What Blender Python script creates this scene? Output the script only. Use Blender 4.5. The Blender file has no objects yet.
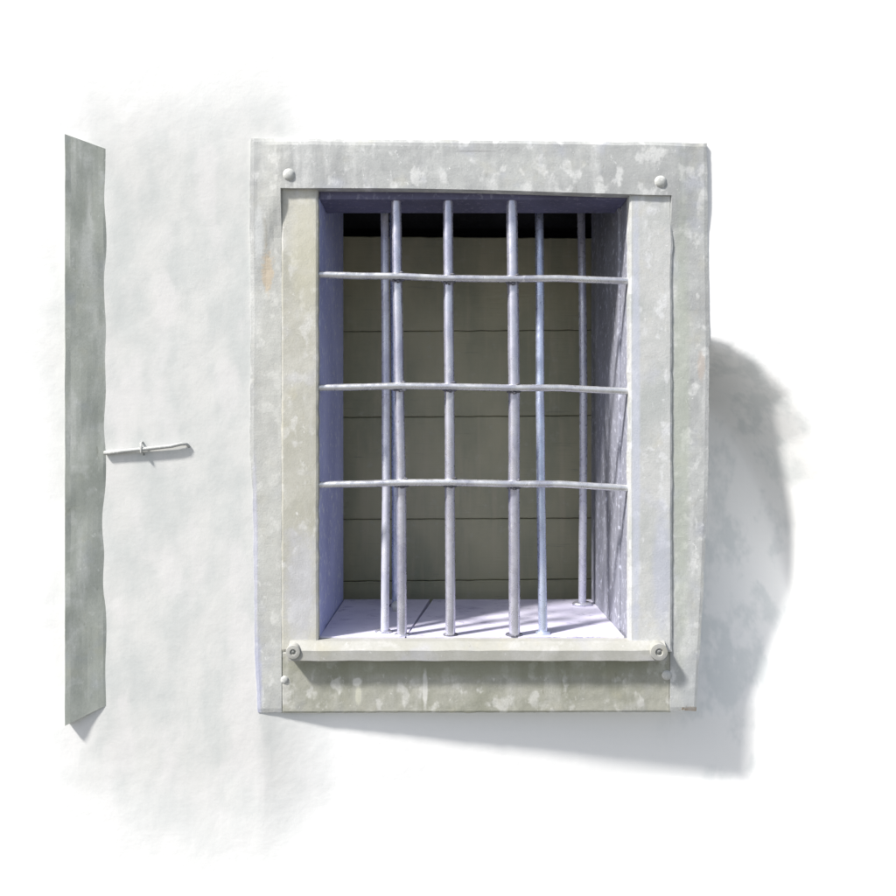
import bpy, bmesh, math, random
from mathutils import Vector, noise
random.seed(7)
scene = bpy.context.scene
# ---------------------------------------------------------------- camera, sky, sun, exposure
S = 0.002            # metres per photo pixel on the plane of the window front
D = 1.4              # camera distance
DK = D/2.0           # depths below are written for a camera 2 m away
CX, CY = 450.0, 440.0
cam_d = bpy.data.cameras.new('camera'); cam = bpy.data.objects.new('camera', cam_d)
scene.collection.objects.link(cam); scene.camera = cam
cam.location = (0, -D, 0); cam.rotation_euler = (math.radians(90), 0, 0)
cam_d.sensor_width = 36; cam_d.lens = 36 * D / (896 * S)
cam_d.shift_x = -2 / 896; cam_d.shift_y = -8 / 896
cam_d.clip_start = .05; cam_d.clip_end = 200
cam_d.dof.use_dof = False
sdir = Vector((1.25, 1.0*DK, -1.65)).normalized()
elev = math.asin(-sdir.z)
w = bpy.data.worlds.new('World'); scene.world = w; w.use_nodes = True
nt = w.node_tree; bg = nt.nodes['Background']
sky = nt.nodes.new('ShaderNodeTexSky'); sky.sky_type = 'NISHITA'; sky.sun_disc = False
sky.sun_elevation = elev; sky.sun_rotation = math.atan2(-sdir.x, -sdir.y)
sky.dust_density = 2.0; sky.air_density = 1.0
hs = nt.nodes.new('ShaderNodeHueSaturation'); hs.inputs['Saturation'].default_value = .6
nt.links.new(sky.outputs[0], hs.inputs['Color']); nt.links.new(hs.outputs[0], bg.inputs[0]); bg.inputs[1].default_value = 0.115
sun_d = bpy.data.lights.new('sun', 'SUN'); sun = bpy.data.objects.new('sun', sun_d)
scene.collection.objects.link(sun)
sun.rotation_euler = sdir.to_track_quat('-Z', 'Y').to_euler()
sun_d.energy = 5.0; sun_d.angle = math.radians(5.5); sun_d.color = (1.0, .965, .92)
scene.view_settings.view_transform = 'Standard'; scene.view_settings.look = 'None'
scene.view_settings.exposure = 0.38; scene.view_settings.gamma = 1
scene.render.engine = 'CYCLES'

# ---------------------------------------------------------------- helpers
col = scene.collection
def P(px, py, y=0.0, app=False):
    """photo pixel -> point; app: the pixel as seen at depth y, else a size on the front plane"""
    y = y*DK; k = (D + y) / D if app else 1.0
    return Vector(((px - CX) * S * k, y, (CY - py) * S * k))
def link(name, bm, mat, parent=None, smooth=False):
    bmesh.ops.recalc_face_normals(bm, faces=bm.faces)
    me = bpy.data.meshes.new(name); bm.to_mesh(me); bm.free()
    if mat: me.materials.append(mat)
    if smooth:
        for p in me.polygons: p.use_smooth = True
    o = bpy.data.objects.new(name, me); col.objects.link(o)
    if parent: o.parent = parent; o.matrix_parent_inverse = parent.matrix_world.inverted()
    return o
def empty(name, loc, label, cat, group=None):
    o = bpy.data.objects.new(name, None); col.objects.link(o); o.location = loc
    bpy.context.view_layer.update()
    o.empty_display_size = .05
    tag(o, label, cat, group); return o
def tag(o, label, cat, group=None):
    o['label'] = label; o['category'] = cat
    if group: o['group'] = group
def nz(x, y, z, s=1.0): return noise.noise(Vector((x, y, z)) * s)
def box(bm, x0, x1, y0, y1, z0, z1, bev=0.0, seg=2):
    r = bmesh.ops.create_cube(bm, size=1)
    for v in r['verts']:
        v.co = Vector(((x0+x1)/2 + v.co.x*(x1-x0), (y0+y1)/2 + v.co.y*(y1-y0), (z0+z1)/2 + v.co.z*(z1-z0)))
    if bev:
        es = {e for v in r['verts'] for e in v.link_edges}
        bmesh.ops.bevel(bm, geom=list(es), offset=bev, segments=seg, affect='EDGES', profile=.6)
def pbox(bm, px0, px1, py0, py1, y0, y1, bev=0.0):
    a = P(px0, py1); b = P(px1, py0); box(bm, a.x, b.x, y0*DK, y1*DK, a.z, b.z, bev)
def slab(name, outline, y0, y1, mat, parent, holes=None, step=.006, bump=.0004, edge=.0012, front=None, seed=0, bev=.0016):
    """rough slab: row-wise quads between a left and a right edge function. outline=(left(v),right(v),top(u),bottom(u)) in px"""
    L, R, T, B = outline
    n = max(2, int((R(.5)-L(.5))*S/step)); m = max(2, int((B(.5)-T(.5))*S/step))
    bm = bmesh.new(); g = []
    for j in range(m+1):
        row = []
        for i in range(n+1):
            u, v = i/n, j/m
            px = L(v)*(1-u) + R(v)*u; py = T(u)*(1-v) + B(u)*v
            p = P(px, py)
            # worn outline
            ex = nz(p.z*40, seed, 1)*edge + nz(p.z*150, seed, 5)*edge*.5; ez = nz(p.x*40, seed, 2)*edge + nz(p.x*150, seed, 6)*edge*.5
            if i in (0, n): p.x += ex
            if j in (0, m): p.z += ez
            f = (y0 + (front(px, py) if front else 0))*DK
            d = nz(p.x, seed*3.1, p.z, 14)*bump + nz(p.x, seed*3.1, p.z, 60)*bump*.5
            if i in (0, n) or j in (0, m):
                d += bev
            row.append(bm.verts.new((p.x, f + d, p.z)))
        g.append(row)
    for j in range(m):
        for i in range(n):
            bm.faces.new((g[j][i], g[j][i+1], g[j+1][i+1], g[j+1][i]))
    ring = [g[0][i] for i in range(n+1)] + [g[j][n] for j in range(1, m+1)] + [g[m][i] for i in range(n-1, -1, -1)] + [g[j][0] for j in range(m-1, 0, -1)]
    # small shoulder, then the sides
    cx = sum(v.co.x for v in ring)/len(ring); 
    r2 = []
    for v in ring:
        r2.append(bm.verts.new((v.co.x, y1*DK, v.co.z)))
    k = len(ring)
    for i in range(k):
        bm.faces.new((ring[i], r2[i], r2[(i+1) % k], ring[(i+1) % k]))
    bm.faces.new(r2)
    bmesh.ops.recalc_face_normals(bm, faces=bm.faces)
    o = link(name, bm, mat, parent)
    return o
def lerp(a, b): return lambda t: a + (b-a)*t
def C(a): return lambda t: a
def poly(pts):
    def f(t):
        for (t0, a), (t1, b) in zip(pts, pts[1:]):
            if t <= t1:
                return a + (b-a)*(t-t0)/(t1-t0)
        return pts[-1][1]
    return f
def tube(bm, pts, rads, seg=20, flat=None):
    rings = []
    for k, (p, r) in enumerate(zip(pts, rads)):
        a = pts[max(0, k-1)]; b = pts[min(len(pts)-1, k+1)]
        t = (b-a).normalized(); up = Vector((0, 1, 0)) if abs(t.y) < .9 else Vector((1, 0, 0))
        s = t.cross(up).normalized(); q = s.cross(t).normalized()
        ring = []
        for i in range(seg):
            an = 2*math.pi*i/seg
            rr = r
            if flat: rr = r*(1 + flat*math.cos(6*an))
            ring.append(bm.verts.new(p + s*math.cos(an)*rr + q*math.sin(an)*rr))
        rings.append(ring)
    for a, b in zip(rings, rings[1:]):
        for i in range(seg):
            bm.faces.new((a[i], a[(i+1) % seg], b[(i+1) % seg], b[i]))
    bm.faces.new(rings[0]); bm.faces.new(rings[-1][::-1])
def bar(name, keys, r, mat, parent, wob=.0006, seed=0, flat=None, rn=.03):
    """keys: (px, py, depth) as seen in the photo"""
    pts = [P(a, b, d, True) for a, b, d in keys]
    out = []; tot = 0
    N = 60
    L = [0]
    for a, b in zip(pts, pts[1:]): L.append(L[-1] + (b-a).length)
    for i in range(N+1):
        s = L[-1]*i/N
        for k in range(len(pts)-1):
            if s <= L[k+1] + 1e-9: break
        t = (s-L[k])/(L[k+1]-L[k])
        p = pts[k].lerp(pts[k+1], t)
        p = p + Vector((nz(s*9, seed, 0), nz(s*9, seed, 4), nz(s*9, seed, 8)))*wob
        out.append(p)
    rads = [r*(1 + rn*nz(i*.35, seed, 3) + rn*.6*nz(i*1.1, seed, 9)) for i in range(N+1)]
    bm = bmesh.new(); tube(bm, out, rads, 20, flat)
    return link(name, bm, mat, parent, True)
def dome(bm, c, r, h, seg=24, flange=None):
    """round bolt head facing -y"""
    prof = [(r*1.0, 0), (r*1.0, -.18*h)] + [(r*math.cos(a), -.18*h - .82*h*math.sin(a)) for a in [math.pi/2*i/6 for i in range(1, 6)]]
    if flange: prof = [(flange, .001), (flange, -.1*h), (r*1.02, -.14*h)] + prof[1:]
    rings = []
    for rr, yy in prof:
        rings.append([bm.verts.new(c + Vector((rr*math.cos(2*math.pi*i/seg), yy, rr*math.sin(2*math.pi*i/seg)))) for i in range(seg)])
    top = bm.verts.new(c + Vector((0, -h, 0)))
    for a, b in zip(rings, rings[1:]):
        for i in range(seg): bm.faces.new((a[i], a[(i+1) % seg], b[(i+1) % seg], b[i]))
    for i in range(seg): bm.faces.new((rings[-1][i], rings[-1][(i+1) % seg], top))
def sstep(a, b, x):
    t = max(0, min(1, (x-a)/(b-a))); return t*t*(3-2*t)

# ---------------------------------------------------------------- materials
class NB:
    def __init__(s, name):
        s.m = bpy.data.materials.new(name); s.m.use_nodes = True
        s.t = s.m.node_tree; s.b = s.t.nodes['Principled BSDF']; s.geo = s.t.nodes.new('ShaderNodeNewGeometry')
        s.pos = s.geo.outputs['Position']       # all things stay where they are built, so world position = object texture space
    def n(s, typ, **k):
        x = s.t.nodes.new(typ)
        for a, b in k.items(): setattr(x, a, b)
        return x
    def L(s, a, b): s.t.links.new(a, b)
    def mapping(s, scale=(1, 1, 1), loc=(0, 0, 0)):
        x = s.n('ShaderNodeMapping'); x.inputs['Scale'].default_value = scale; x.inputs['Location'].default_value = loc
        s.L(s.pos, x.inputs['Vector']); return x.outputs[0]
    def noise(s, scale, detail=4, rough=.55, stretch=(1, 1, 1), loc=(0, 0, 0), dist=0):
        x = s.n('ShaderNodeTexNoise'); x.inputs['Scale'].default_value = scale; x.inputs['Detail'].default_value = detail
        x.inputs['Roughness'].default_value = rough; x.inputs['Distortion'].default_value = dist
        s.L(s.mapping(stretch, loc), x.inputs['Vector']); return x.outputs['Fac']
    def ramp(s, fac, a, b, va=0.0, vb=1.0):
        x = s.n('ShaderNodeMapRange'); x.interpolation_type = 'SMOOTHSTEP'
        x.inputs['From Min'].default_value = a; x.inputs['From Max'].default_value = b
        x.inputs['To Min'].default_value = va; x.inputs['To Max'].default_value = vb
        s.L(fac, x.inputs['Value']); return x.outputs['Result']
    def math(s, op, a, b=None):
        x = s.n('ShaderNodeMath', operation=op)
        for i, v in enumerate((a, b)):
            if v is None: continue
            if isinstance(v, (int, float)): x.inputs[i].default_value = v
            else: s.L(v, x.inputs[i])
        return x.outputs[0]
    def mix(s, fac, a, b, mode='MIX'):
        x = s.n('ShaderNodeMix', data_type='RGBA', blend_type=mode)
        if isinstance(fac, (int, float)): x.inputs[0].default_value = fac
        else: s.L(fac, x.inputs[0])
        for i, v in ((6, a), (7, b)):
            if isinstance(v, (tuple, list)): x.inputs[i].default_value = (*v, 1)
            else: s.L(v, x.inputs[i])
        return x.outputs[2]
    def spot(s, px, py, rx, ry, soft=.5, warp=.5, wscale=90, y=0.0):
        """blotch mask centred on a photo pixel, radii in px, ragged by noise"""
        c = P(px, py, y, True)
        mp = s.n('ShaderNodeVectorMath', operation='SUBTRACT'); s.L(s.pos, mp.inputs[0]); mp.inputs[1].default_value = c
        sc = s.n('ShaderNodeVectorMath', operation='MULTIPLY'); s.L(mp.outputs[0], sc.inputs[0])
        sc.inputs[1].default_value = (1/(rx*S), 0, 1/(ry*S))
        ln = s.n('ShaderNodeVectorMath', operation='LENGTH'); s.L(sc.outputs[0], ln.inputs[0])
        nn = s.noise(wscale, 3, .6, loc=(px*.013, 0, py*.017))
        d = s.math('ADD', ln.outputs['Value'], s.math('MULTIPLY', s.math('SUBTRACT', nn, .5), warp*2))
        return s.ramp(d, 1+soft/2, 1-soft/2)
    def bump(s, h, strength=.3, dist=.002, prev=None):
        x = s.n('ShaderNodeBump'); x.inputs['Strength'].default_value = strength; x.inputs['Distance'].default_value = dist
        s.L(h, x.inputs['Height'])
        if prev: s.L(prev, x.inputs['Normal'])
        return x.outputs[0]
    def out(s, colr=None, rough=.8, normal=None, metal=0.0, spec=.3):
        if colr is not None:
            if isinstance(colr, (tuple, list)): s.b.inputs['Base Color'].default_value = (*colr, 1)
            else: s.L(colr, s.b.inputs['Base Color'])
        if isinstance(rough, (int, float)): s.b.inputs['Roughness'].default_value = rough
        else: s.L(rough, s.b.inputs['Roughness'])
        s.b.inputs['Metallic'].default_value = metal; s.b.inputs['Specular IOR Level'].default_value = spec
        if normal: s.L(normal, s.b.inputs['Normal'])
        return s.m

def concrete(name, base, dark, light, streak=.35, spots=(), rough=.75, seed=0.0, bmp=.35, pale=.6):
    b = NB(name); lc = (seed, seed*1.3, seed*.7)
    c = b.mix(b.ramp(b.noise(9, 5, .6, loc=lc), .35, .68), base, dark)
    c = b.mix(b.math('MULTIPLY', b.ramp(b.noise(26, 5, .6, (1, 1, .2), lc), .48, .75), streak), c, light)
    c = b.mix(b.math('MULTIPLY', b.ramp(b.noise(34, 3, .55, (1, 1, .75), (seed+3, 1, 2), .15), .54, .66), pale), c, light)
    c = b.mix(b.math('MULTIPLY', b.ramp(b.noise(22, 5, .65, (1, 1, .5), (seed+8, 4, 2)), .55, .75), .5), c, dark)
    c = b.mix(b.math('MULTIPLY', b.ramp(b.noise(16, 3, .6, loc=(seed+5, 2, 9)), .55, .75), .35), c, (base[0]*1.06, base[1]*1.0, base[2]*.82))
    c = b.mix(b.math('MULTIPLY', b.ramp(b.noise(13, 3, .6, loc=(seed+15, 6, 1)), .55, .72), .35), c, (base[0]*.9, base[1]*.92, base[2]*1.14))
    c = b.mix(b.math('MULTIPLY', b.ramp(b.noise(190, 6, .8, loc=lc), .35, .65), .28), c, (dark[0]*.8, dark[1]*.8, dark[2]*.8))
    chip = b.ramp(b.noise(75, 5, .75, (1, 1, .8), (seed+21, 2, 7), .2), .635, .675)
    c = b.mix(b.math('MULTIPLY', chip, .5), c, (light[0]*1.15, light[1]*1.15, light[2]*1.16))
    dirt = b.ramp(b.noise(60, 5, .75, (1, 1, .35), (seed+31, 5, 3)), .64, .70)
    c = b.mix(b.math('MULTIPLY', dirt, .5), c, (dark[0]*.72, dark[1]*.70, dark[2]*.64))
    # fine pits
    pit = b.ramp(b.noise(330, 2, .5, loc=lc), .70, .77)
    c = b.mix(b.math('MULTIPLY', pit, .45), c, (dark[0]*.5, dark[1]*.5, dark[2]*.48))
    for (px, py, rx, ry, colr, amt, *rest) in spots:
        c = b.mix(b.math('MULTIPLY', b.spot(px, py, rx, ry, *rest), amt), c, colr)
    h1 = b.noise(45, 5, .6, (1, 1, .7), lc); h2 = b.noise(300, 5, .7, loc=lc)
    nn = b.bump(h1, bmp*.6, .0022); nn = b.bump(h2, bmp*1.6, .0009, nn)
    return b.out(c, b.ramp(b.noise(40, 3, loc=lc), .3, .7, rough-.18, rough+.1), nn, spec=.35)

M = {}
M['lintel'] = concrete('surround_concrete', (.51, .525, .515), (.39, .40, .40), (.72, .73, .72), .6, seed=4.1, pale=.75, spots=[
    (475, 152, 17, 1.0, (.28, .28, .28), .55, .6, .8), (275, 420, 22, 270, (.55, .55, .50), .5, .9, .3),
    (267, 272, 5, 20, (.58, .46, .31), .6, .8, 1.3, 110), (264, 235, 3, 18, (.42, .41, .36), .5, .5, .5),
    (692, 710, 9, 2.5, (.20, .13, .06), .85, .5, 1.2, 200), (702, 365, 4, 14, (.50, .42, .36), .5, .7, .5),
    (256, 690, 5, 50, (.40, .42, .56), .7, .8, .4), (254, 560, 3, 90, (.46, .47, .60), .55, .8, .4),
    (259, 235, 5, 25, (.66, .68, .68), .6, .7, .5), (682, 420, 8, 220, (.40, .44, .36), .5, .9, .4), (692, 685, 10, 30, (.40, .42, .43), .6, .8, .4)])  # green strip beside the right stile is its cast shadow, painted in
M['stile_l'] = concrete('stile_cream', (.555, .55, .50), (.44, .435, .375), (.70, .70, .68), .4, seed=7.3, pale=.6, spots=[
    (300, 590, 15, 55, (.50, .51, .58), .5, .9, .4), (305, 250, 14, 55, (.60, .58, .45), .45, .9, .4)])
M['stile_r'] = concrete('stile_cool', (.58, .585, .575), (.45, .47, .46), (.74, .75, .76), .4, seed=11.0, pale=.7, spots=[
    (662, 570, 9, 55, (.47, .49, .58), .6, .9, .4), (636, 420, 4, 230, (.52, .55, .66), .6, .9, .4)])
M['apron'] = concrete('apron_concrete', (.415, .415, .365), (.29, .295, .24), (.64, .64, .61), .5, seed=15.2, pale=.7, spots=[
    (480, 668, 190, 10, (.27, .28, .20), .6, .8, .5, 30), (425, 690, 2.5, 18, (.66, .66, .63), .8, .6, .4),  # wide dark band paints the sill's shadow together with a stain
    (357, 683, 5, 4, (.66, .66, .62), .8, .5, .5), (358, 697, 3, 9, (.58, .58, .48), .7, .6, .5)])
M['sill'] = concrete('sill_stone', (.42, .42, .40), (.36, .36, .325), (.52, .52, .52), .2, seed=19.0, pale=.35, bmp=.2)

def painted(name, base, dark, light, seed=0.0, grit=.5, rough=.5, spots=(), sp=.5):
    b = NB(name); lc = (seed, seed, seed)
    c = b.mix(b.ramp(b.noise(7, 5, .6, (1, 1, .4), lc), .35, .7), base, dark)
    c = b.mix(b.math('MULTIPLY', b.ramp(b.noise(95, 5, .7, (1, 1, .6), (seed+2, 1, 0)), .555, .63), .8), c, light)
    c = b.mix(b.math('MULTIPLY', b.ramp(b.noise(30, 4, .7, loc=(seed+6, 1, 0)), .60, .75), .4), c, dark)
    for (px, py, rx, ry, colr, amt, *rest) in spots:
        c = b.mix(b.math('MULTIPLY', b.spot(px, py, rx, ry, *rest), amt), c, colr)
    nn = b.bump(b.noise(150, 5, .65, loc=lc), grit, .0022)
    return b.out(c, rough, nn, spec=sp)
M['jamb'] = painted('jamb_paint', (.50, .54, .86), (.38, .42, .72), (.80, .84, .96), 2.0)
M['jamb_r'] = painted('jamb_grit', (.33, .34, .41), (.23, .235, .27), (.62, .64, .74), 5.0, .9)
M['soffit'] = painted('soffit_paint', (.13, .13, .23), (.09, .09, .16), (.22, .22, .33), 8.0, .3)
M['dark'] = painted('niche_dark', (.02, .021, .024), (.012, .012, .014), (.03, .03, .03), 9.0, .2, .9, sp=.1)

def floor_mat():
    b = NB('floor_paint')
    c = b.mix(b.ramp(b.noise(10, 4, .6), .4, .75), (.72, .70, .84), (.60, .58, .74))
    c = b.mix(b.math('MULTIPLY', b.ramp(b.noise(26, 5, .7, (1, 1.6, 1), (4, 4, 4), .5), .55, .68), .75), c, (.36, .34, .50))
    c = b.mix(b.math('MULTIPLY', b.ramp(b.noise(160, 4, .7), .66, .74), .5), c, (.22, .20, .26))
    return b.out(c, .55, b.bump(b.noise(60, 5, .6), .25, .002), spec=.3)
M['floor'] = floor_mat()
def bar_mat(name, base, seed):
    b = NB(name)
    c = b.mix(b.ramp(b.noise(20, 4, .6, (1, 1, .5), (seed, 0, 0)), .4, .7), base, (base[0]*.72, base[1]*.72, base[2]*.8))
    c = b.mix(b.math('MULTIPLY', b.ramp(b.noise(120, 5, .75, (1, 1, .35), (seed, 3, 0)), .64, .69), .6), c, (.17, .15, .17))
    c = b.mix(b.math('MULTIPLY', b.ramp(b.noise(85, 4, .7, (1, 1, .3), (seed, 7, 0)), .62, .67), .7), c, (.86, .86, .9))
    return b.out(c, b.ramp(b.noise(70, 3, loc=(seed, 0, 0)), .3, .7, .2, .42), b.bump(b.noise(120, 3, .5, (1, 1, .5)), .25, .0008), metal=.65, spec=.6)
M['bar'] = bar_mat('bar_paint', (.62, .62, .70), 1.0)
M['bar_s'] = bar_mat('bar_paint_silver', (.66, .67, .76), 16.0); M['bar_s'].node_tree.nodes['Principled BSDF'].inputs['Metallic'].default_value = .3
M['bar_b'] = bar_mat('bar_paint_blue', (.60, .66, .82), 6.0)
M['bar_h'] = bar_mat('bar_paint_grey', (.68, .69, .71), 12.0)
M['weld'] = painted('weld_metal', (.10, .10, .13), (.09, .09, .1), (.4, .4, .45), 3.0, .8, .5)
M['bolt'] = painted('bolt_paint', (.56, .57, .55), (.45, .46, .44), (.75, .75, .74), 3.0, .25, .4)
M['hook'] = painted('hook_paint', (.46, .47, .46), (.38, .39, .38), (.6, .6, .6), 3.0, .2, .6)
M['recess'] = painted('screw_recess', (.20, .21, .20), (.1, .1, .1), (.3, .3, .3), 3.0, .25, .5)
def board_mat():
    b = NB('board_wood')
    c = b.mix(b.ramp(b.noise(6, 5, .6, (1, 1, .5)), .35, .7), (.52, .50, .35), (.37, .375, .27))
    c = b.mix(b.math('MULTIPLY', b.ramp(b.noise(22, 4, .6, (1.6, 1, .12), (3, 0, 0)), .5, .7), .5), c, (.56, .52, .38))
    c = b.mix(b.math('MULTIPLY', b.ramp(b.noise(20, 5, .7, (.25, 1, 3), (5, 0, 0), .3), .60, .72), .5), c, (.24, .245, .20))
    c = b.mix(b.math('MULTIPLY', b.ramp(b.noise(30, 4, .65, (1, 1, 1.4), (9, 0, 0)), .58, .7), .3), c, (.56, .57, .50))
    return b.out(c, .75, b.bump(b.noise(60, 5, .6, (.2, 1, 2.5)), .35, .002), spec=.25)
M['board'] = board_mat()

def wall_mat():
    b = NB('lime_plaster')
    white = (.90, .905, .90)
    # grey wall tone left of the window; its fade to overexposed white is painted
    sx = b.n('ShaderNodeSeparateXYZ'); b.L(b.pos, sx.inputs[0])
    wob = b.math('MULTIPLY', b.math('SUBTRACT', b.noise(3.2, 4, .6), .5), .22)
    x = b.math('ADD', sx.outputs[0], wob); z = b.math('ADD', sx.outputs[2], wob)
    m = b.math('MULTIPLY', b.ramp(x, (60-CX)*S-.09, (60-CX)*S+.10), b.ramp(x, (315-CX)*S+.10, (245-CX)*S))
    m = b.math('MULTIPLY', m, b.math('MULTIPLY', b.ramp(z, (CY-10)*S, (CY-190)*S), b.ramp(z, (CY-930)*S+.02, (CY-745)*S)))
    mott = b.ramp(b.noise(13, 4, .6, (1, 1, .55)), .35, .68)
    grey_tone = b.mix(mott, (.66, .665, .65), (.575, .595, .585))
    grey_tone = b.mix(b.math('MULTIPLY', b.ramp(b.noise(11, 3, .5, (1, 1, .5), (7, 0, 3)), .5, .65), .6), grey_tone, (.72, .71, .705))
    near = b.spot(738, 560, 84, 250, .9, .35, 9, .1)  # darker mottle painted only where the frame's shadow falls
    c = b.mix(m, b.mix(b.math('MULTIPLY', near, b.ramp(b.noise(14, 4, .6, (1, 1, .6), (2, 0, 0)), .46, .62)), white, (.76, .785, .785)), grey_tone)
    nn = b.bump(b.noise(16, 6, .6), .25, .006)
    return b.out(c, .9, nn, spec=.15)
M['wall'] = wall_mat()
M['pier'] = concrete('pier_render', (.41, .435, .40), (.32, .345, .31), (.55, .57, .55), .8, seed=23.0, pale=.4, bmp=.2)

# ---------------------------------------------------------------- unseen ground below the window, added to bounce light into the opening
bm = bmesh.new(); gz = -1.35
gv = [bm.verts.new(v) for v in ((-30, .5, gz), (30, .5, gz), (30, -40, gz), (-30, -40, gz))]; bm.faces.new(gv)
gb = NB('bounce_ground'); gc = gb.mix(gb.ramp(gb.noise(30, 6, .7), .35, .65), (.15, .148, .14), (.21, .205, .195))
ground = link('ground', bm, gb.out(gc, .95, gb.bump(gb.noise(60, 5, .7), .6, .01)))
ground['kind'] = 'structure'

# ---------------------------------------------------------------- the wall (plaster, its hollow beside the window made up to shape the shadow)
RIM = [(600, 330), (700, 338), (732, 347), (762, 366), (792, 394), (818, 432), (842, 480), (858, 530), (868, 600), (872, 700), (872, 1000), (600, 1000)]
def sdist(px, py):
    ins = False; d = 1e9; n = len(RIM)
    for i in range(n):
        x0, y0 = RIM[i]; x1, y1 = RIM[(i+1) % n]
        if (y0 > py) != (y1 > py) and px < (x1-x0)*(py-y0)/(y1-y0)+x0: ins = not ins
        t = max(0, min(1, ((px-x0)*(x1-x0)+(py-y0)*(y1-y0))/((x1-x0)**2+(y1-y0)**2)))
        d = min(d, math.hypot(px-x0-t*(x1-x0), py-y0-t*(y1-y0)))
    return d if ins else -d
LOW = [(262, 0), (330, .022), (430, .042), (560, .064), (680, .090), (770, .108), (1300, .108)]  # made-up depth below the frame, shaped to widen its cast shadow
def wall_depth(px, py):
    w0 = .0102
    d = sdist(px, py)
    prof = (1 - .62*sstep(500, 760, py))*(1-sstep(800, 930, py))*(1-(1-sstep(560, 760, px))*sstep(690, 750, py))
    h = .26*prof*sstep(-4, 44, d)
    lw = 0
    for (x0, a), (x1, b_) in zip(LOW, LOW[1:]):
        if x0 <= px <= x1: lw = a + (b_-a)*(px-x0)/(x1-x0)
    low = lw*sstep(672, 705, py)*(1-sstep(790, 900, py))*(1-sstep(770, 900, px))
    return w0 + max(h, low) + nz(px*.012, 0, py*.012)*.0010
bm = bmesh.new(); G = {}
xs = list(range(-350, 1260, 5)); zs = list(range(-350, 1260, 5))
for j, py in enumerate(zs):
    for i, px in enumerate(xs):
        q = P(px, py, wall_depth(px, py)); G[i, j] = bm.verts.new(q)
for j in range(len(zs)-1):
    for i in range(len(xs)-1):
        if 275 <= xs[i] < 675 and 160 <= zs[j] < 690: continue
        bm.faces.new((G[i, j], G[i+1, j], G[i+1, j+1], G[i, j+1]))
for v in [v for v in bm.verts if not v.link_faces]: bm.verts.remove(v)
be = [e for e in bm.edges if len(e.link_faces) == 1]
ex = bmesh.ops.extrude_edge_only(bm, edges=be)
for v in [g for g in ex['geom'] if isinstance(g, bmesh.types.BMVert)]: v.co.y = (.03 if P(200, 0).x < v.co.x < P(750, 0).x and P(0, 750).z < v.co.z < P(0, 100).z else .75)*DK
wall = link('plaster_wall', bm, M['wall'], None, True)
tag(wall, 'white plaster wall with grey mottled patch around the barred window', 'wall')

# ---------------------------------------------------------------- splayed grey pier at the left
bm = bmesh.new()
hy = -.014
def PW(px, py, y): return P(px, py, y, True)
f = [PW(65, 134, hy), PW(109, 150, .0125), PW(109, 704, .0125), PW(65, 726, hy)]
bk = [PW(62, 134, hy), PW(60, 150, .03), PW(60, 704, .03), PW(62, 726, hy)]
rows = 90; A = []
for j in range(rows+1):
    t = j/rows; r = []
    L0 = f[0].lerp(f[3], t); R0 = f[1].lerp(f[2], t)
    for i in range(9):
        p = L0.lerp(R0, i/8)
        if 0 < i < 8: p.y += nz(p.x*20, 0, p.z*9)*.003
        p.x += nz(i, 3, p.z*14)*.0015
        r.append(bm.verts.new(p))
    r.append(bm.verts.new((R0.x, .03, R0.z))); r.append(bm.verts.new((L0.x-.002, .03, L0.z))); r.append(bm.verts.new((L0.x-.002, L0.y+.003, L0.z)))
    A.append(r)
K = len(A[0])
for a, b in zip(A, A[1:]):
    for i in range(K): bm.faces.new((a[i], a[(i+1) % K], b[(i+1) % K], b[i]))
bm.faces.new(A[0]); bm.faces.new(A[-1][::-1])
pier = link('splayed_pier', bm, M['pier'])
tag(pier, 'tall narrow grey upright strip with slanted ends on wall left of the window', 'pier')

# ---------------------------------------------------------------- small hook stay on the wall
hook = empty('wall_hook', P(110, 447, .01), 'small pale metal hook stay on the wall beside the grey upright strip', 'hook')
bm = bmesh.new()
pts = [P(104, 453, .003), P(125, 451, .002), P(150, 448.5, .001), P(172, 446, .0), P(181, 444, .0), P(186, 444, .004), P(188, 447, .013)]
tube(bm, pts, [.0042, .004, .004, .0038, .0036, .003, .0028], 12); link('rod', bm, M['hook'], hook, True)
bm = bmesh.new(); tube(bm, [P(141, 442, .014), P(141, 443, -.002), P(142, 452, -.0045), P(142, 455, .014)], [.0024]*4, 10); link('staple', bm, M['hook'], hook, True)

# ---------------------------------------------------------------- window surround
win = empty('window_surround', P(475, 714, .1), 'weathered pale grey stone window surround with bolted lintel and sill bar', 'window frame')
# the outer left and right uprights (run to the top beside the lintel) and the lintel between them
Lf = poly([(0, 250.5), (.1, 249.5), (.3, 250), (.55, 249), (.62, 252), (.9, 254), (1, 257)])
Rt = poly([(0, 707), (.1, 708), (.35, 710.5), (.6, 709), (.8, 704), (1, 697)])
def front_l(px, py): return .007*sstep(190, 330, py) + .0045*sstep(264, 279, px)*sstep(200, 260, py)
def front_r(px, py): return .012*sstep(192, 250, py)
vt = lambda py: (py-138)/(714-138)
def front_s(px, py):
    return front_b(px, py) - .0065*sstep(256, 282, px)*(1-sstep(671, 700, px))*(1-sstep(199, 240, py))*sstep(136, 146, py)
def front_b(px, py):
    if px < 450: return .0065*sstep(190, 225 + 110*(1-sstep(252, 279, px)), py)
    return .0065*sstep(192, 250, py)
def lin_bot(px): return 188.8 + 7.2*sstep(300, 660, px)*((px-281)/(671-281))
bm = bmesh.new(); G = {}
cols_ = [i/8 for i in range(9)] ; NI = 120
us = [('L', i/8) for i in range(8)] + [('M', i/NI) for i in range(NI)] + [('R', i/10) for i in range(11)]
vs = [('T', i/14) for i in range(14)] + [('B', i/130) for i in range(131)]
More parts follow.
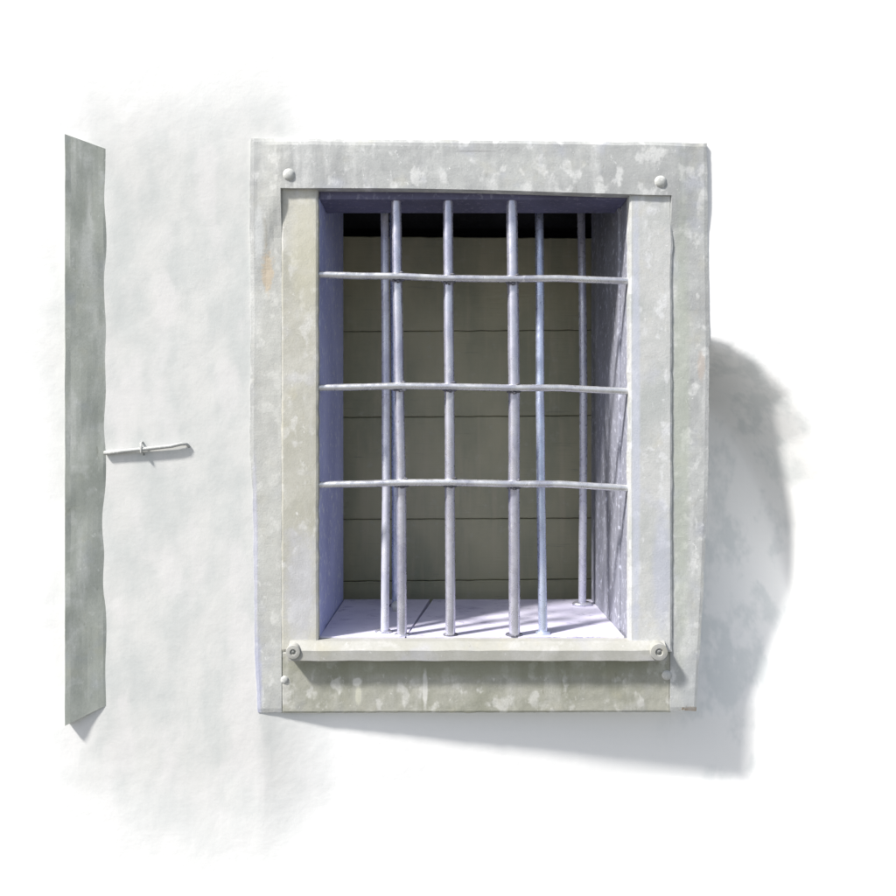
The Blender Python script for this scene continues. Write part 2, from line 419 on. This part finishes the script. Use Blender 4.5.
for j, (vk, v) in enumerate(vs):
    for i, (uk, u) in enumerate(us):
        # inner corners bound the opening; the row bends with the worn lintel edge
        xg = {'L': 250+u*31, 'M': 281+u*390, 'R': 671+u*37}[uk]
        lb = lin_bot(min(671, max(281, xg)))
        tp = 138 + 5*(xg-250)/458 + nz(xg*.03, 1, 0)*.9
        bt = 713.5 - 1.5*(xg-250)/458 + nz(xg*.06, 4, 0)*1.2
        py = tp*(1-v)+lb*v if vk == 'T' else lb*(1-v)+bt*v
        t = max(0, min(1, vt(py)))
        px = Lf(t)*(1-u)+281*u if uk == 'L' else (xg if uk == 'M' else 671*(1-u)+Rt(t)*u)
        outer = i in (0, len(us)-1) or j in (0, len(vs)-1)
        if i in (0, len(us)-1): px += nz(py*.05, i, 3)*.8 + nz(py*.25, i, 3)*.4
        d = nz(px*.03, 3, py*.03)*.0006 + nz(px*.12, 3, py*.12)*.0004 + (.0012 if outer else 0)
        q = P(px, py, front_s(px, py)); q.y += d; G[i, j] = bm.verts.new(q)
NU, NV = len(us), len(vs)
for j in range(NV-1):
    for i in range(NU-1):
        if us[i][0] == 'M' and vs[j][0] == 'B': continue
        bm.faces.new((G[i, j], G[i+1, j], G[i+1, j+1], G[i, j+1]))
for v in [v for v in bm.verts if not v.link_faces]: bm.verts.remove(v)
be = [e for e in bm.edges if len(e.link_faces) == 1]
def inner(e):
    m = (e.verts[0].co+e.verts[1].co)/2; a = P(279.5, 700); b = P(672.5, 180)
    return a.x < m.x < b.x and P(0, 712).z < m.z < P(0, 187).z
for es, yy in (([e for e in be if inner(e)], .0235), ([e for e in be if not inner(e)], .26)):
    ex = bmesh.ops.extrude_edge_only(bm, edges=es)
    for v in [g for g in ex['geom'] if isinstance(g, bmesh.types.BMVert)]: v.co.y = yy*DK
link('surround_frame', bm, M['lintel'], win)
# stiles
slab('stile', (lambda v: 280.5, lambda v: 317.5+nz(v*9, 0, 2)*.6, C(180), C(652)), .0052, .03, M['stile_l'], win, seed=4, step=.004)
slab('stile', (lambda v: 629.5+nz(v*9, 0, 5)*.6, lambda v: 672.3+nz(v*12, 0, 9)*.9, C(184), C(652)), .0008, .03, M['stile_r'], win, seed=5, step=.004)
# apron under the sill
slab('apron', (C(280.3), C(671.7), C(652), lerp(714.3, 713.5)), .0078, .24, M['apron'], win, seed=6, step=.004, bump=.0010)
# sill bar: rounded ends
bm = bmesh.new()
prof = [(.028, -.001), (-.004, -.001), (-.0255, -.0135), (-.0275, -.0150), (-.028, -.0345), (-.027, -.0355), (.028, -.0365)]   # (y, z) from the top back edge
z0 = P(0, 640.3).z; xa, xb = P(290, 0).x, P(664, 0).x
n = 150; R = []
for i in range(n+1):
    x = xa + (xb-xa)*i/n
    R.append([bm.verts.new((x, y*DK + nz(x*25, k, 0)*.0006, z0 + z + nz(x*18, k*.2, 3)*.0011)) for k, (y, z) in enumerate(prof)])
for a, b in zip(R, R[1:]):
    for k in range(len(prof)): bm.faces.new((a[k], a[(k+1) % len(prof)], b[(k+1) % len(prof)], b[k]))
bm.faces.new(R[0]); bm.faces.new(R[-1][::-1])
sill = link('sill', bm, M['sill'], win)
for px, rr in ((295.5, 7.2), (655.8, 8.8)):
    bm = bmesh.new(); c = P(px, 648.8, -.006)
    ring = []
    rad = rr*S
    for yy, k in ((.03, 1), (-.0165, 1), (-.0185, .93), (-.0190, .70), (-.0192, .45), (-.0165, .40), (-.0165, .1)):
        ring.append([bm.verts.new((c.x + rad*k*math.cos(a), c.y + yy, c.z + rad*k*math.sin(a)*(.98))) for a in [2*math.pi*i/32 for i in range(32)]])
    for a, b in zip(ring, ring[1:]):
        for i in range(32): bm.faces.new((a[i], a[(i+1) % 32], b[(i+1) % 32], b[i]))
    bm.faces.new(ring[0]); bm.faces.new(ring[-1][::-1])
    lug = link('end_lug', bm, M['sill'], sill, False)
    bm = bmesh.new(); dome(bm, Vector((c.x, c.y-.0160, c.z)), rad*.26, .003); link('screw', bm, M['recess'], sill, True)
# bolts
for px, py, r, y in ((289.5, 175.5, 5.3, -.0063), (660, 182.5, 5.3, -.0063), (284, 680.5, 3.4, .006), (667.5, 676, 4.3, .006)):
    bm = bmesh.new(); dome(bm, P(px, py, y), r*S, r*S*.42, flange=r*S*1.15); link('bolt', bm, M['bolt'], win, True)
# inside of the opening
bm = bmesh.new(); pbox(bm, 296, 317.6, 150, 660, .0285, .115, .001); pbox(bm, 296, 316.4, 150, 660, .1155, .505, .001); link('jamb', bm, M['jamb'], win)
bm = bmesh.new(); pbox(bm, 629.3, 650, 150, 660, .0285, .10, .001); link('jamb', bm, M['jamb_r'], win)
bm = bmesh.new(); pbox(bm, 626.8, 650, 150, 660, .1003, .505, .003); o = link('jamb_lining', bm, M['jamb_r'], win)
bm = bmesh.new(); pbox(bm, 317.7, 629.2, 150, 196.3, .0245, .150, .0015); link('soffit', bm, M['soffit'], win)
# floor of the opening: two painted sheets with an open slanting joint
bm = bmesh.new()
def floor_piece(a, b, c, d, z=.0):
    zt = P(0, 639.6).z; top = [Vector((x, y*DK, zt)) for x, y in (a, b, c, d)]
    tv = [bm.verts.new(p) for p in top]; bv = [bm.verts.new(p - Vector((0, 0, .012))) for p in top]
    bm.faces.new(tv); bm.faces.new(bv[::-1])
    for i in range(4): bm.faces.new((tv[i], bv[i], bv[(i+1) % 4], tv[(i+1) % 4]))
def FX(px, y): return (px-CX)*S*(2+y)/2
xl, xr = P(317.8, 0).x, P(626.6, 0).x
floor_piece((xl, .0285), (FX(405.0, .03), .0285), (FX(429.5, .5), .506), (xl, .506))
floor_piece((FX(406.5, .03), .0285), (xr, .0285), (xr, .506), (FX(433.2, .5), .506))
link('opening_floor', bm, M['floor'], win)
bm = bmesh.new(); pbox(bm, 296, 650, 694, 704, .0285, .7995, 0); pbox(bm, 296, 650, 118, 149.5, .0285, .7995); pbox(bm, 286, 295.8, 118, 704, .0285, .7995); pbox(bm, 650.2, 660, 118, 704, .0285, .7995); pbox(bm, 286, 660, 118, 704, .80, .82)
pbox(bm, 296, 650, 150, 190, .1505, .16); link('niche_light_block', bm, M['dark'], win)  # black box added to keep light out; its colour stands in for deep shade

# ---------------------------------------------------------------- boarded back
back = empty('boarded_panel', P(450, 640, .6), 'dark olive horizontal boards closing the back of the window opening', 'panel')
js = [(236, 234.5, 238), (331.5, 331, 330), (417.5, 417, 415.5), (519.5, 519, 518), (581.5, 580.5, 579), (616, 616, 616)]
for k in range(5):
    bm = bmesh.new(); n = 60; off = [.720, .723, .721, .723, .720][k]
    T = []; 
    for i in range(n+1):
        u = i/n; px = 338 + (597.5-338)*u
        def jy(a, s): 
            l, m_, r = js[a]; v = (l*(1-u)+r*u) + s + nz(px*.08, a*3, 0)*.45
            return v
        ya, yb = jy(k, .24), jy(k+1, -.24)
        cols = []
        for v, dd in ((ya, .004), (ya+.8, 0), (yb-.8, 0), (yb, .004)):
            q = PW(px, v, off+dd); cols.append(bm.verts.new(q))
        q = PW(px, yb, off+.018); q2 = PW(px, ya, off+.018); cols += [bm.verts.new(q), bm.verts.new(q2)]
        T.append(cols)
    for a, b in zip(T, T[1:]):
        for i in range(6): bm.faces.new((a[i], a[(i+1) % 6], b[(i+1) % 6], b[i]))
    bm.faces.new(T[0]); bm.faces.new(T[-1][::-1])
    link('board', bm, M['board'], back)
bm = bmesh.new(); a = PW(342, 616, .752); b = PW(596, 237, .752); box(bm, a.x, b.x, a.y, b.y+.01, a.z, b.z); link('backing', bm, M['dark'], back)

# ---------------------------------------------------------------- the grille
gr = empty('window_grille', P(472, 640, .04), 'pale lavender metal grille of upright and crossing bars inside the opening', 'grille')
bar('upright_bar', [(396, 193, .045), (397.5, 280, .045), (399.5, 400, .045), (401.5, 500, .045), (402, 638.5, .045)], .0098, M['bar'], gr, seed=1, flat=.02)
bar('upright_bar', [(448, 193, .045), (448.5, 290, .045), (449.5, 400, .045), (450, 500, .045), (450.5, 639, .045)], .0100, M['bar'], gr, seed=2, flat=.02)
bar('upright_bar', [(511.5, 193, .045), (513, 290, .045), (514, 400, .045), (514, 500, .045), (514.5, 639, .045)], .0112, M['bar'], gr, seed=3, flat=.03)
bar('upright_bar', [(384.5, 206, .19), (385.5, 300, .17), (386, 400, .14), (386, 500, .11), (384.8, 634, .075)], .0088, M['bar_s'], gr, seed=4)
bar('upright_bar', [(539, 206, .19), (540, 300, .16), (540, 400, .13), (541, 500, .1), (543, 636, .06)], .0092, M['bar_b'], gr, seed=5)
bar('upright_bar', [(581, 206, .42), (582.5, 300, .42), (583.5, 400, .42), (583, 500, .42), (582.3, 606, .42)], .0094, M['bar_s'], gr, seed=6)
bar('upright_bar', [(392.5, 206, .40), (393.5, 300, .40), (394.5, 400, .40), (394.8, 500, .40), (395, 606, .40)], .0076, M['bar_b'], gr, seed=7)
# cross bars, their ends let into the stiles
H = [[(312, 274.5, .025), (360, 276, .026), (400, 276.5, .026), (450, 278.5, .026), (514, 279, .026), (560, 278.5, .026), (634, 281.5, .022)],
     [(312, 388, .025), (360, 387, .026), (400, 386, .026), (450, 386.5, .026), (514, 388, .026), (560, 388, .026), (634, 391.5, .022)],
     [(314, 485, .025), (360, 484, .026), (400, 482.6, .026), (450, 482.3, .026), (514, 484, .026), (560, 484, .026), (632, 488.5, .022)]]
VX = [[397.3, 448.4, 512.8], [399.3, 449.4, 513.9], [401.2, 450, 514]]
for k, keys in enumerate(H):
    hb = bar('cross_bar', keys, .0070, M['bar_h'], gr, seed=20+k, wob=.0005)
    for i, x in enumerate(VX[k]):
        yy = 0
        for (xa_, ya_, _), (xb_, yb_, _) in zip(keys, keys[1:]):
            if xa_ <= x <= xb_: yy = ya_ + (yb_-ya_)*(x-xa_)/(xb_-xa_)
        bm = bmesh.new()
        for sx_, sz_ in ((-5.4, 3.8), (5.6, 3.6), (5.2, -3.9), (1, 4.6)):
            r = bmesh.ops.create_icosphere(bm, subdivisions=2, radius=.0036)
            c = PW(x+sx_*.85, yy+sz_, .026)
            for v in r['verts']:
                v.co = c + Vector((v.co.x*1.5, v.co.y, v.co.z*.8))*(1+.35*nz(v.co.x*300, i, v.co.z*300))
        link('weld_bead', bm, M['weld'], hb, True)  # weld beads, coloured dark to stand in for shaded notches at the crossings
# feet of the bars
def foot(px, py, d, r, mat, hh=.006):
    bm = bmesh.new(); c = PW(px, py, d); c.z = P(0, 639.6).z
    rings = []
    for k, zz in ((1, -.001), (1.0, hh*.5), (.85, hh*.9), (.5, hh)):
        rings.append([bm.verts.new((c.x + r*k*math.cos(a)*(1+.12*nz(math.cos(a)*2, px, math.sin(a)*2)), c.y + r*k*math.sin(a)*.8, c.z+zz)) for a in [2*math.pi*i/20 for i in range(20)]])
    for a, b in zip(rings, rings[1:]):
        for i in range(20): bm.faces.new((a[i], a[(i+1) % 20], b[(i+1) % 20], b[i]))
    bm.faces.new(rings[-1]); bm.faces.new(rings[0][::-1])
    return link('bar_foot', bm, mat, gr, True)
foot(450.5, 639, .047, .015, M['weld'], .004); foot(514, 639, .047, .018, M['weld'], .004)
foot(543, 636, .06, .016, M['bar_b'], .006); foot(402, 638, .047, .016, M['bar'], .004)
foot(582.3, 604, .42, .024, M['bar'], .008); foot(383.5, 632, .078, .018, M['bar'], .005)
foot(395, 604, .40, .014, M['weld'], .005)
# round-headed bolt standing behind the left bars
bm = bmesh.new(); c = PW(396, 606, .33); r = bmesh.ops.create_uvsphere(bm, u_segments=20, v_segments=12, radius=.0115)
for v in r['verts']: v.co += c
zf = P(0, 639.6).z
tube(bm, [Vector((c.x, c.y, zf)), Vector((c.x, c.y, c.z))], [.007, .007], 16)
kb = link('ball_bolt', bm, M['bolt'], None, True)
tag(kb, 'small round-headed bolt on the opening floor behind the left bars', 'bolt')
